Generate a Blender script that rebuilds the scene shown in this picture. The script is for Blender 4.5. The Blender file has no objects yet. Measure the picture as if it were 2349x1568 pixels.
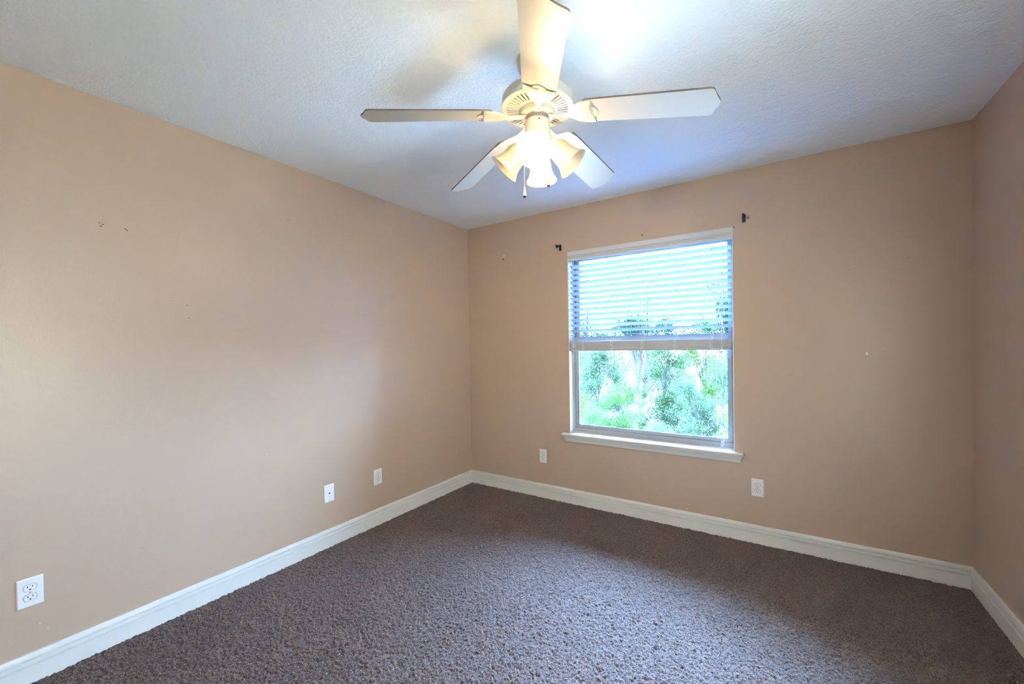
import bpy, math, random
import numpy as np
from mathutils import Vector, Matrix

scene = bpy.context.scene
col = scene.collection
PI = math.pi

# ------------------------------------------------------------------ camera
CAM = Vector((2.5399, -3.0089, 1.3105))
YAW, PITCH, ROLL, FPX = 0.5631, -0.0129, -0.0161, 924.24
cd = bpy.data.cameras.new('camera')
cam = bpy.data.objects.new('camera', cd)
col.objects.link(cam)
f = Vector((-math.sin(YAW) * math.cos(PITCH), math.cos(YAW) * math.cos(PITCH), math.sin(PITCH)))
rt = Vector((math.cos(YAW), math.sin(YAW), 0))
up = rt.cross(f)
rr = rt * math.cos(ROLL) + up * math.sin(ROLL)
uu = up * math.cos(ROLL) - rt * math.sin(ROLL)
m3 = Matrix((rr, uu, -f)).transposed()
cam.matrix_world = Matrix.Translation(CAM) @ m3.to_4x4()
cd.sensor_fit = 'HORIZONTAL'
cd.sensor_width = 36.0
cd.lens = FPX * 36.0 / 2349.0
cd.shift_x = -30.9 / 2349.0
cd.shift_y = 21.03 / 2349.0
cd.clip_start = 0.02
cd.clip_end = 300
scene.camera = cam

# ------------------------------------------------------------------ light
world = bpy.data.worlds.new('sky')
scene.world = world
world.use_nodes = True
wn = world.node_tree.nodes
bg = wn['Background']
bg.inputs[0].default_value = (0.29, 0.56, 1.0, 1)
# bright hazy sky, brightest around the (veiled) sun side, out to the left of the window
wl = world.node_tree.links
g_tc = wn.new('ShaderNodeTexCoord')
g_dot = wn.new('ShaderNodeVectorMath'); g_dot.operation = 'DOT_PRODUCT'
g_dot.inputs[1].default_value = Vector((-0.68, 0.60, 0.42)).normalized()
g_mr = wn.new('ShaderNodeMapRange'); g_mr.interpolation_type = 'SMOOTHSTEP'
g_mr.inputs['From Min'].default_value = 0.45; g_mr.inputs['From Max'].default_value = 1.0
g_mr.inputs['To Min'].default_value = 46.0; g_mr.inputs['To Max'].default_value = 215.0
wl.new(g_tc.outputs['Generated'], g_dot.inputs[0])
wl.new(g_dot.outputs['Value'], g_mr.inputs['Value'])
# white sky glow added on the right to light the added fill window
g_dot2 = wn.new('ShaderNodeVectorMath'); g_dot2.operation = 'DOT_PRODUCT'
g_dot2.inputs[1].default_value = Vector((0.95, -0.2, 0.35)).normalized()
g_mr2 = wn.new('ShaderNodeMapRange'); g_mr2.interpolation_type = 'SMOOTHSTEP'
g_mr2.inputs['From Min'].default_value = 0.25; g_mr2.inputs['From Max'].default_value = 1.0
g_mr2.inputs['To Min'].default_value = 0.0; g_mr2.inputs['To Max'].default_value = 30.0
bg2 = wn.new('ShaderNodeBackground'); bg2.inputs[0].default_value = (0.70, 0.88, 0.97, 1)
g_add = wn.new('ShaderNodeAddShader')
wl.new(g_tc.outputs['Generated'], g_dot2.inputs[0])
wl.new(g_dot2.outputs['Value'], g_mr2.inputs['Value'])
wl.new(g_mr.outputs[0], bg.inputs[1]); wl.new(g_mr2.outputs[0], bg2.inputs[1])
wl.new(bg.outputs[0], g_add.inputs[0]); wl.new(bg2.outputs[0], g_add.inputs[1])
wl.new(g_add.outputs[0], wn['World Output'].inputs[0])

sd = bpy.data.lights.new('sun', 'SUN')
sd.energy = 8.0
sd.color = (0.80, 0.93, 1.0)
sd.angle = 0.01
sun = bpy.data.objects.new('sun', sd)
sun.rotation_euler = (math.radians(38), 0, math.radians(-35))   # from behind the house onto the trees
col.objects.link(sun)

# sampling portals: guide sky light through the window and the added fill window, emit nothing themselves
for ploc, prz in (((1.672, 0.158, 1.333), 0), ((3.547, -2.75, 1.333), -math.pi / 2)):
    pd = bpy.data.lights.new('window_portal', 'AREA')
    pd.shape = 'RECTANGLE'; pd.size = 1.6 if prz else 1.2; pd.size_y = 1.5; pd.cycles.is_portal = True
    portal = bpy.data.objects.new('window_portal', pd)
    portal.location = ploc; portal.rotation_euler = (math.radians(-90), 0, prz)
    col.objects.link(portal)

vs = scene.view_settings
vs.view_transform = 'Standard'
vs.look = 'None'
vs.gamma = 1.0
vs.use_curve_mapping = False
vs.exposure = 0.61
scene.cycles.max_bounces = 10
scene.cycles.diffuse_bounces = 7
scene.cycles.transparent_max_bounces = 16
scene.cycles.sample_clamp_indirect = 25.0
scene.cycles.caustics_reflective = False
scene.cycles.caustics_refractive = False
scene.cycles.use_denoising = True
BULB_E = 540.0
BULB_COL = (1.0, 0.78, 0.48)

# ------------------------------------------------------------------ materials
def new_mat(name):
    m = bpy.data.materials.new(name)
    m.use_nodes = True
    return m, m.node_tree.nodes, m.node_tree.links, m.node_tree.nodes['Principled BSDF']

def simple(name, c, rough=0.5, metal=0.0, spec=0.5, emit=None, es=0.0):
    m, n, l, b = new_mat(name)
    b.inputs['Base Color'].default_value = (*c, 1)
    b.inputs['Roughness'].default_value = rough
    b.inputs['Metallic'].default_value = metal
    b.inputs['Specular IOR Level'].default_value = spec
    if emit:
        b.inputs['Emission Color'].default_value = (*emit, 1)
        b.inputs['Emission Strength'].default_value = es
    return m

def noisy(name, c1, c2, rough, cscale, bscale, bstr, bdist, spec=0.5, detail=4.0):
    """Colour drifting between c1 and c2, with a fine noise bump."""
    m, n, l, b = new_mat(name)
    tc = n.new('ShaderNodeTexCoord')
    t1 = n.new('ShaderNodeTexNoise'); t1.inputs['Scale'].default_value = cscale; t1.inputs['Detail'].default_value = 3
    l.new(tc.outputs['Object'], t1.inputs['Vector'])
    mx = n.new('ShaderNodeMix'); mx.data_type = 'RGBA'
    mx.inputs[6].default_value = (*c1, 1); mx.inputs[7].default_value = (*c2, 1)
    l.new(t1.outputs['Fac'], mx.inputs[0])
    l.new(mx.outputs[2], b.inputs['Base Color'])
    b.inputs['Roughness'].default_value = rough
    b.inputs['Specular IOR Level'].default_value = spec
    if bstr:
        t2 = n.new('ShaderNodeTexNoise'); t2.inputs['Scale'].default_value = bscale; t2.inputs['Detail'].default_value = detail
        l.new(tc.outputs['Object'], t2.inputs['Vector'])
        bp = n.new('ShaderNodeBump'); bp.inputs['Strength'].default_value = bstr; bp.inputs['Distance'].default_value = bdist
        l.new(t2.outputs['Fac'], bp.inputs['Height'])
        l.new(bp.outputs['Normal'], b.inputs['Normal'])
    return m

M = {}
M['wall'] = noisy('tan_wall_paint', (0.505, 0.378, 0.285), (0.52, 0.392, 0.296), 0.31, 1.5, 150, 0.22, 0.002, spec=0.55)
M['trim'] = noisy('white_trim_paint', (0.74, 0.74, 0.72), (0.72, 0.72, 0.70), 0.35, 5, 60, 0.03, 0.002)
M['plate'] = simple('white_plastic', (0.80, 0.80, 0.79), 0.3)
M['vinyl'] = simple('white_vinyl', (0.40, 0.41, 0.42), 0.5, spec=0.3)
M['blind'] = simple('white_blind_slat', (0.44, 0.455, 0.47), 0.6, spec=0.25)
m, n, l, b = new_mat('translucent_blind_slat')
b.inputs['Base Color'].default_value = (0.52, 0.54, 0.56, 1); b.inputs['Roughness'].default_value = 0.4
tl = n.new('ShaderNodeBsdfTranslucent'); tl.inputs['Color'].default_value = (0.70, 0.78, 0.85, 1)
a1 = n.new('ShaderNodeMixShader'); a1.inputs[0].default_value = 0.03
l.new(b.outputs[0], a1.inputs[1]); l.new(tl.outputs[0], a1.inputs[2]); l.new(a1.outputs[0], n['Material Output'].inputs[0])
M['slat'] = m
m, n, l, b = new_mat('fill_shade_cloth')  # translucent cloth that spreads daylight from the added fill window
b.inputs['Base Color'].default_value = (0.80, 0.76, 0.70, 1); b.inputs['Roughness'].default_value = 0.9
tl = n.new('ShaderNodeBsdfTranslucent'); tl.inputs['Color'].default_value = (0.95, 0.80, 0.63, 1)
a1 = n.new('ShaderNodeMixShader'); a1.inputs[0].default_value = 0.80
l.new(b.outputs[0], a1.inputs[1]); l.new(tl.outputs[0], a1.inputs[2]); l.new(a1.outputs[0], n['Material Output'].inputs[0])
M['fillcloth'] = m
M['valance'] = simple('white_valance', (0.60, 0.62, 0.65), 0.45)
M['cord'] = simple('white_cord', (0.75, 0.75, 0.73), 0.7)
M['clearplastic'] = simple('clear_tassel_plastic', (0.7, 0.74, 0.75), 0.15)
M['dark'] = simple('dark_slot', (0.015, 0.014, 0.013), 0.6)
M['blackmetal'] = simple('black_metal', (0.012, 0.012, 0.014), 0.45)
M['screw'] = simple('screw_metal', (0.45, 0.45, 0.45), 0.4, 0.8)
M['gasket'] = simple('dark_gasket', (0.10, 0.105, 0.11), 0.6)
M['fan'] = noisy('fan_white_enamel', (0.58, 0.56, 0.51), (0.55, 0.53, 0.48), 0.35, 9, 80, 0.02, 0.002)
M['fanblade'] = noisy('fan_blade_white', (0.50, 0.487, 0.45), (0.47, 0.457, 0.42), 0.45, 7, 90, 0.02, 0.002)
M['bladeedge'] = noisy('dusty_brown_blade_edge', (0.11, 0.085, 0.07), (0.19, 0.16, 0.14), 0.8, 30, 60, 0, 0)
M['motor'] = simple('motor_metal', (0.42, 0.42, 0.38), 0.3, 0.7)
M['brass'] = simple('dark_bronze', (0.10, 0.07, 0.04), 0.3, 0.8)
M['fob'] = simple('cream_pull_fob', (0.80, 0.74, 0.58), 0.35)
M['amber'] = simple('amber_pull_fob', (0.72, 0.52, 0.25), 0.35)
M['chip'] = simple('bare_plaster_chip', (0.78, 0.76, 0.72), 0.8)
M['smudge'] = simple('wall_smudge', (0.30, 0.205, 0.15), 0.55)
M['bulb_off'] = simple('frosted_bulb', (0.85, 0.84, 0.80), 0.3)
M['bulb_on'] = simple('lit_bulb', (1, 1, 1), 0.5, emit=BULB_COL, es=BULB_E)
M['pale_bark'] = noisy('pale_bark', (0.05, 0.045, 0.042), (0.09, 0.08, 0.075), 0.9, 6, 20, 0.5, 0.02)
M['bark'] = noisy('grey_bark', (0.018, 0.016, 0.015), (0.04, 0.037, 0.034), 0.9, 6, 20, 0.5, 0.02)
M['ground'] = noisy('grassy_ground', (0.010, 0.013, 0.008), (0.022, 0.022, 0.016), 0.95, 1.2, 12, 0.6, 0.05)

# frosted glass: part of the light goes straight through, part is scattered
m, n, l, b = new_mat('frosted_glass_shade')
b.inputs['Base Color'].default_value = (0.62, 0.60, 0.54, 1); b.inputs['Roughness'].default_value = 0.25
tl = n.new('ShaderNodeBsdfTranslucent'); tl.inputs['Color'].default_value = (0.80, 0.74, 0.62, 1)
tr = n.new('ShaderNodeBsdfTransparent'); tr.inputs['Color'].default_value = (0.95, 0.93, 0.88, 1)
a1 = n.new('ShaderNodeMixShader'); a1.inputs[0].default_value = 0.55
a2 = n.new('ShaderNodeMixShader'); a2.inputs[0].default_value = 0.14
l.new(b.outputs[0], a1.inputs[1]); l.new(tl.outputs[0], a1.inputs[2])
l.new(a1.outputs[0], a2.inputs[1]); l.new(tr.outputs[0], a2.inputs[2])
l.new(a2.outputs[0], n['Material Output'].inputs[0])
M['shade'] = m

# window panes: clear below, upper pane darkened to dim daylight on the slats, both with a faint reflection
def pane_mat(name, c):
    m, n, l, b = new_mat(name)
    gl = n.new('ShaderNodeBsdfGlossy'); gl.inputs['Roughness'].default_value = 0.02
    tr = n.new('ShaderNodeBsdfTransparent'); tr.inputs['Color'].default_value = (*c, 1)
    fr = n.new('ShaderNodeFresnel'); fr.inputs['IOR'].default_value = 1.35
    a1 = n.new('ShaderNodeMixShader')
    l.new(fr.outputs[0], a1.inputs[0]); l.new(tr.outputs[0], a1.inputs[1]); l.new(gl.outputs[0], a1.inputs[2])
    l.new(a1.outputs[0], n['Material Output'].inputs[0])
    return m
M['glass'] = pane_mat('window_glass', (0.97, 0.98, 0.98))
M['glass_dim'] = pane_mat('dimmed_window_glass', (0.52, 0.61, 0.71))

# textured ceiling
m, n, l, b = new_mat('orange_peel_ceiling')
b.inputs['Base Color'].default_value = (0.84, 0.895, 0.935, 1); b.inputs['Roughness'].default_value = 0.7
tc = n.new('ShaderNodeTexCoord')
t1 = n.new('ShaderNodeTexNoise'); t1.inputs['Scale'].default_value = 80; t1.inputs['Detail'].default_value = 3; t1.inputs['Roughness'].default_value = 0.6
t2 = n.new('ShaderNodeTexNoise'); t2.inputs['Scale'].default_value = 22; t2.inputs['Detail'].default_value = 2
l.new(tc.outputs['Object'], t1.inputs['Vector']); l.new(tc.outputs['Object'], t2.inputs['Vector'])
ad = n.new('ShaderNodeMath'); ad.operation = 'ADD'
l.new(t1.outputs['Fac'], ad.inputs[0]); l.new(t2.outputs['Fac'], ad.inputs[1])
bp = n.new('ShaderNodeBump'); bp.inputs['Strength'].default_value = 0.9; bp.inputs['Distance'].default_value = 0.006
l.new(ad.outputs[0], bp.inputs['Height']); l.new(bp.outputs['Normal'], b.inputs['Normal'])
M['ceiling'] = m

# carpet yarn: heathered brown, strong fine bump on top of the modelled pile
m, n, l, b = new_mat('brown_carpet_yarn')
tc = n.new('ShaderNodeTexCoord')
t1 = n.new('ShaderNodeTexNoise'); t1.inputs['Scale'].default_value = 190; t1.inputs['Detail'].default_value = 2
t2 = n.new('ShaderNodeTexNoise'); t2.inputs['Scale'].default_value = 2.2; t2.inputs['Detail'].default_value = 3
for t in (t1, t2):
    l.new(tc.outputs['Object'], t.inputs['Vector'])
r1 = n.new('ShaderNodeMapRange'); r1.inputs['From Min'].default_value = 0.32; r1.inputs['From Max'].default_value = 0.68
l.new(t1.outputs['Fac'], r1.inputs['Value'])
mx = n.new('ShaderNodeMix'); mx.data_type = 'RGBA'
mx.inputs[6].default_value = (0.030, 0.018, 0.014, 1); mx.inputs[7].default_value = (0.215, 0.140, 0.122, 1)
l.new(r1.outputs[0], mx.inputs[0])
r2 = n.new('ShaderNodeMapRange'); r2.inputs['To Min'].default_value = 0.8; r2.inputs['To Max'].default_value = 1.2
l.new(t2.outputs['Fac'], r2.inputs['Value'])
mu = n.new('ShaderNodeMix'); mu.data_type = 'RGBA'; mu.blend_type = 'MULTIPLY'; mu.inputs[0].default_value = 1.0
l.new(mx.outputs[2], mu.inputs[6]); l.new(r2.outputs[0], mu.inputs[7])
l.new(mu.outputs[2], b.inputs['Base Color'])
b.inputs['Roughness'].default_value = 0.95; b.inputs['Specular IOR Level'].default_value = 0.2
b.inputs['Sheen Weight'].default_value = 0.25; b.inputs['Sheen Roughness'].default_value = 0.5
t3 = n.new('ShaderNodeTexNoise'); t3.inputs['Scale'].default_value = 260; t3.inputs['Detail'].default_value = 2
l.new(tc.outputs['Object'], t3.inputs['Vector'])
bp = n.new('ShaderNodeBump'); bp.inputs['Strength'].default_value = 1.0; bp.inputs['Distance'].default_value = 0.005
l.new(t3.outputs['Fac'], bp.inputs['Height']); l.new(bp.outputs['Normal'], b.inputs['Normal'])
M['carpet'] = m

def leaf_mat(name, c1, c2):
    m, n, l, b = new_mat(name)
    oi = n.new('ShaderNodeTexNoise'); oi.inputs['Scale'].default_value = 3.0; oi.inputs['Detail'].default_value = 6
    tc = n.new('ShaderNodeTexCoord'); l.new(tc.outputs['Object'], oi.inputs['Vector'])
    mp = n.new('ShaderNodeMapRange'); mp.inputs['From Min'].default_value = 0.35; mp.inputs['From Max'].default_value = 0.65
    l.new(oi.outputs['Fac'], mp.inputs['Value'])
    mx = n.new('ShaderNodeMix'); mx.data_type = 'RGBA'
    mx.inputs[6].default_value = (*c1, 1); mx.inputs[7].default_value = (*c2, 1)
    l.new(mp.outputs[0], mx.inputs[0])
    l.new(mx.outputs[2], b.inputs['Base Color']); b.inputs['Roughness'].default_value = 0.6; b.inputs['Specular IOR Level'].default_value = 0.08
    tl = n.new('ShaderNodeBsdfTranslucent'); l.new(mx.outputs[2], tl.inputs['Color'])
    a = n.new('ShaderNodeMixShader'); a.inputs[0].default_value = 0.35
    l.new(b.outputs[0], a.inputs[1]); l.new(tl.outputs[0], a.inputs[2])
    l.new(a.outputs[0], n['Material Output'].inputs[0])
    return m
M['leaf_a'] = leaf_mat('fresh_green_leaves', (0.018, 0.0527, 0.0134), (0.054, 0.1134, 0.0216))
M['leaf_b'] = leaf_mat('grey_green_leaves', (0.021, 0.0405, 0.0216), (0.054, 0.0851, 0.0458))
M['leaf_c'] = leaf_mat('yellow_green_leaves', (0.039, 0.081, 0.0134), (0.084, 0.1377, 0.027))
M['leaf_d'] = leaf_mat('dark_green_leaves', (0.009, 0.0243, 0.008), (0.027, 0.0567, 0.019))

# ------------------------------------------------------------------ mesh helpers
class MB:
    """Collects vertices and faces, then links them as one mesh object."""
    def __init__(s): s.v = []; s.f = []; s.mi = []
    def add(s, verts, faces, mi=0):
        o = len(s.v); s.v += [tuple(p) for p in verts]
        s.f += [tuple(i + o for i in fc) for fc in faces]; s.mi += [mi] * len(faces)
    def box(s, a, b, mi=0):
        x0, y0, z0 = a; x1, y1, z1 = b
        s.add([(x0, y0, z0), (x1, y0, z0), (x1, y1, z0), (x0, y1, z0), (x0, y0, z1), (x1, y0, z1), (x1, y1, z1), (x0, y1, z1)],
              [(0, 3, 2, 1), (4, 5, 6, 7), (0, 1, 5, 4), (1, 2, 6, 5), (2, 3, 7, 6), (3, 0, 4, 7)], mi)
    def lathe(s, prof, mat=None, seg=48, caps=True, mi=0):
        """prof: list of (radius, height); mat: Matrix placing the z axis."""
        mat = mat or Matrix.Identity(4)
        vs = []
        for r, z in prof:
            for k in range(seg):
                a = 2 * PI * k / seg
                vs.append(mat @ Vector((r * math.cos(a), r * math.sin(a), z)))
        fs = []
        for i in range(len(prof) - 1):
            for k in range(seg):
                k2 = (k + 1) % seg
                fs.append((i * seg + k, i * seg + k2, (i + 1) * seg + k2, (i + 1) * seg + k))
        if caps:
            fs.append(tuple(range(seg))[::-1]); fs.append(tuple((len(prof) - 1) * seg + k for k in range(seg)))
        s.add(vs, fs, mi)
    def tube(s, pts, r, seg=8, mi=0):
        pts = [Vector(p) for p in pts]
        vs = []
        ref = Vector((0, 0, 1))
        for i, p in enumerate(pts):
            d = (pts[min(i + 1, len(pts) - 1)] - pts[max(i - 1, 0)]).normalized()
            a = d.cross(ref)
            if a.length < 1e-3: a = d.cross(Vector((1, 0, 0)))
            a.normalize(); b2 = d.cross(a).normalized()
            rr_ = r[i] if isinstance(r, (list, tuple)) else r
            for k in range(seg):
                t = 2 * PI * k / seg
                vs.append(p + rr_ * (math.cos(t) * a + math.sin(t) * b2))
        fs = []
        for i in range(len(pts) - 1):
            for k in range(seg):
                k2 = (k + 1) % seg
                fs.append((i * seg + k, i * seg + k2, (i + 1) * seg + k2, (i + 1) * seg + k))
        fs.append(tuple(range(seg))[::-1]); fs.append(tuple((len(pts) - 1) * seg + k for k in range(seg)))
        s.add(vs, fs, mi)
    def prism(s, poly, fn, t0, t1, mi=0, mside=None):
        """poly: 2D outline (ccw); fn(u, v, t) -> 3D point."""
        nn = len(poly)
        vs = [fn(u, v, t0) for u, v in poly] + [fn(u, v, t1) for u, v in poly]
        s.add(vs, [tuple(range(nn))[::-1], tuple(range(nn, 2 * nn))], mi)
        s.add(vs, [(i, (i + 1) % nn, nn + (i + 1) % nn, nn + i) for i in range(nn)], mi if mside is None else mside)
    def build(s, name, mats, parent=None, smooth=False, bevel=0.0, world=None, recalc=True):
        me = bpy.data.meshes.new(name)
        me.from_pydata(s.v, [], s.f)
        for mm in (mats if isinstance(mats, (list, tuple)) else [mats]): me.materials.append(mm)
        me.polygons.foreach_set('material_index', s.mi)
        if recalc:
            import bmesh
            bm = bmesh.new(); bm.from_mesh(me)
            bmesh.ops.remove_doubles(bm, verts=bm.verts, dist=1e-6)
            bmesh.ops.recalc_face_normals(bm, faces=bm.faces)
            bm.to_mesh(me); bm.free()
        if smooth:
            me.polygons.foreach_set('use_smooth', [True] * len(me.polygons))
            me.set_sharp_from_angle(angle=math.radians(38))
        me.update()
        o = bpy.data.objects.new(name, me)
        col.objects.link(o)
        if parent is not None:
            o.parent = parent
            if parent.type == 'EMPTY' or parent.location.length > 0:
                root = parent
                o.matrix_parent_inverse = Matrix.Identity(4)
        if bevel:
            bv = o.modifiers.new('bevel', 'BEVEL'); bv.width = bevel; bv.segments = 2
            bv.limit_method = 'ANGLE'; bv.angle_limit = math.radians(40)
        return o

def empty(name, loc=(0, 0, 0), rot=(0, 0, 0)):
    o = bpy.data.objects.new(name, None)
    o.empty_display_size = 0.05
    col.objects.link(o); o.location = loc; o.rotation_euler = rot
    return o

def tag(o, label=None, cat=None, group=None, kind=None):
    for k, v in (('label', label), ('category', cat), ('group', group), ('kind', kind)):
        if v: o[k] = v
    return o

def copy_tree(o, parent=None):
    c = o.copy(); col.objects.link(c)
    if parent is not None: c.parent = parent
    for ch in [x for x in scene.objects if x.parent == o]:
        copy_tree(ch, c)
    return c

# ------------------------------------------------------------------ the room
W, H, REAR = 3.389, 2.44, -3.95
T = 0.16
WX0, WX1, WZ0, WZ1 = 1.063, 2.281, 0.585, 2.080

# carpet: modelled pile
def smooth_noise(nx, ny, cell, rng):
    gx, gy = int(nx / cell) + 3, int(ny / cell) + 3
    g = rng.random((gx, gy))
    x = np.arange(nx) / cell; y = np.arange(ny) / cell
    xi, yi = x.astype(int), y.astype(int)
    fx, fy = x - xi, y - yi
    fx = fx * fx * (3 - 2 * fx); fy = fy * fy * (3 - 2 * fy)
    a = g[np.ix_(xi, yi)]; b_ = g[np.ix_(xi + 1, yi)]; c = g[np.ix_(xi, yi + 1)]; d = g[np.ix_(xi + 1, yi + 1)]
    FX, FY = fx[:, None], fy[None, :]
    return (a * (1 - FX) + b_ * FX) * (1 - FY) + (c * (1 - FX) + d * FX) * FY

def make_carpet():
    rng = np.random.default_rng(7)
    step = 0.0042
    nx, ny = int(W / step) + 1, int(3.1 / step) + 1
    xs = np.linspace(0, W, nx); ys = np.linspace(0, -3.1, ny)
    h = 0.0075 * (smooth_noise(nx, ny, 1.6, rng) - 0.5) + 0.006 * (rng.random((nx, ny)) - 0.5) + 0.002 * (smooth_noise(nx, ny, 9, rng) - 0.5)
    X, Y = np.meshgrid(xs, ys, indexing='ij')
    X = X + (rng.random((nx, ny)) - 0.5) * step * 0.7; Y = Y + (rng.random((nx, ny)) - 0.5) * step * 0.7
    co = np.stack([X, Y, h], -1).reshape(-1, 3)
    i = np.arange(nx - 1)[:, None] * ny + np.arange(ny - 1)[None, :]
    q = np.stack([i, i + 1, i + ny + 1, i + ny], -1).reshape(-1, 4)
    # coarse strip behind the camera
    k = len(co)
    co = np.concatenate([co, [[0, -3.1, 0], [W, -3.1, 0], [W, REAR, 0], [0, REAR, 0]]])
    q = np.concatenate([q, [[k + 3, k + 2, k + 1, k]]])
    me = bpy.data.meshes.new('floor')
    me.vertices.add(len(co)); me.vertices.foreach_set('co', co.astype(np.float32).ravel())
    me.loops.add(q.size); me.loops.foreach_set('vertex_index', q.astype(np.int32).ravel())
    me.polygons.add(len(q))
    me.polygons.foreach_set('loop_start', (np.arange(len(q)) * 4).astype(np.int32))
    me.polygons.foreach_set('loop_total', np.full(len(q), 4, np.int32))
    me.update(calc_edges=True)
    nrm = me.polygons[0].normal.z
    if nrm < 0: me.flip_normals()
    me.polygons.foreach_set('use_smooth', [True] * len(me.polygons))
    me.materials.append(M['carpet'])
    o = bpy.data.objects.new('floor', me); col.objects.link(o)
    return tag(o, kind='structure')
make_carpet()

b = MB(); b.box((-T, REAR - T, H), (W + T, T, H + 0.2))
tag(b.build('ceiling', M['ceiling']), kind='structure')
b = MB(); b.box((-T, REAR - T, -0.05), (0, T, H)); wall_left = tag(b.build('wall_left', M['wall']), kind='structure')
QY0, QY1 = -3.55, -1.95      # unseen window added to the right wall for fill light
b = MB()
b.box((W, REAR - T, -0.05), (W + T, QY0, H)); b.box((W, QY1, -0.05), (W + T, T, H))
b.box((W, QY0, -0.05), (W + T, QY1, WZ0)); b.box((W, QY0, WZ1), (W + T, QY1, H))
wall_right = tag(b.build('wall_right', M['wall']), kind='structure')
b = MB(); b.box((0, REAR - T, -0.05), (W, REAR, H)); tag(b.build('wall_rear', M['wall']), kind='structure')
b = MB()
b.box((0, 0, -0.05), (WX0, T, H)); b.box((WX1, 0, -0.05), (W, T, H))
b.box((WX0, 0, -0.05), (WX1, T, WZ0 - 0.022)); b.box((WX0, 0, WZ1), (WX1, T, H))
wall_back = tag(b.build('wall_back', M['wall']), kind='structure')

# baseboards (profile: depth from wall, height)
BASE = [(0.0, 0.119), (0.0060, 0.119), (0.0090, 0.116), (0.0115, 0.108), (0.0125, 0.1000), (0.0040, 0.0990), (0.0040, 0.0945),
        (0.0125, 0.0925), (0.0125, 0.0780), (0.0040, 0.0770), (0.0040, 0.0725), (0.0145, 0.0700), (0.0145, 0.0670), (0.0138, 0.0650), (0.0138, -0.02), (0.0, -0.02)]
def baseboard(name, fn, t0, t1, m0, m1):
    """fn(depth, z, t); the ends are mitred by depth times m0 / m1."""
    bb = MB(); nn = len(BASE)
    vs = [fn(d, z, t0 + m0 * d) for d, z in BASE] + [fn(d, z, t1 + m1 * d) for d, z in BASE]
    bb.add(vs, [tuple(range(nn)), tuple(range(nn, 2 * nn))[::-1]] + [(i, nn + i, nn + (i + 1) % nn, (i + 1) % nn) for i in range(nn)])
    return tag(bb.build(name, M['trim']), kind='structure')
baseboard('baseboard_left', lambda d, z, t: (d, t, z), REAR, 0, 1, -1)
baseboard('baseboard_back', lambda d, z, t: (t, -d, z), 0, W, 1, -1)
baseboard('baseboard_right', lambda d, z, t: (W - d, t, z), REAR, 0, 1, -1)
baseboard('baseboard_rear', lambda d, z, t: (t, REAR + d, z), 0, W, 1, -1)

# small marks on the walls, parts of their wall
def mark(name, wall, side, p, r, mat, rz=None, depth=0.0015):
    bb = MB()
    rz = rz or r
    pts = []
    rnd = random.Random(str(p))
    nn = 12
    for k in range(nn):
        a = 2 * PI * k / nn; j = 0.75 + 0.5 * rnd.random()
        pts.append((r * j * math.cos(a), rz * j * math.sin(a)))
    if side == 'left': fn = lambda u, v, t: (t, p[0] + u, p[1] + v)
    else: fn = lambda u, v, t: (p[0] + u, -t, p[1] + v)
    bb.prism(pts, fn, -0.0005, depth)
    return bb.build(name, mat, wall)
for p in ((-2.497, 1.885), (-2.486, 1.880), (-2.493, 1.871), (-2.413, 1.876), (-2.407, 1.872)):
    mark('nail_hole', wall_left, 'left', p, 0.0035, M['brass'], 0.0022)
for p, s in (((-2.193, 1.543), .0035), ((-2.186, 1.479), .0032), ((-1.685, 2.102), .004), ((-1.269, 2.101), .003), ((-2.255, 1.561), .002)):
    mark('nail_hole', wall_left, 'left', p, s, M['smudge'])
for p in ((-1.838, 0.704), (-2.70, 0.22), (-2.68, 0.19)):
    mark('paint_chip', wall_left, 'left', p, 0.002, M['chip'])
mark('nail_hole', wall_back, 'back', (1.681, 2.119), 0.005, M['dark'])
mark('nail_hole', wall_back, 'back', (2.288, 2.074), 0.004, M['dark'])
for p in ((3.14, 1.762), (3.21, 1.759), (3.12, 1.764), (2.882, 1.726), (3.042, 1.246)):
    mark('nail_hole', wall_back, 'back', p, 0.0025, M['smudge'])
mark('smudge', wall_back, 'back', (2.371, 2.124), 0.011, M['smudge'], 0.012, 0.0003)
mark('paint_chip', wall_back, 'back', (2.963, 1.236), 0.006, M['chip'], 0.009)

# ------------------------------------------------------------------ window
win = tag(empty('window_1', (0, 0, 0)), kind='structure')
JT = 0.006
b = MB()   # painted reveal
b.box((WX0, 0.001, WZ0), (WX0 + JT, T, WZ1)); b.box((WX1 - JT, 0.001, WZ0), (WX1, T, WZ1)); b.box((WX0, 0.001, WZ1 - JT), (WX1, T, WZ1))
b.build('jamb', M['trim'], win)
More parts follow.
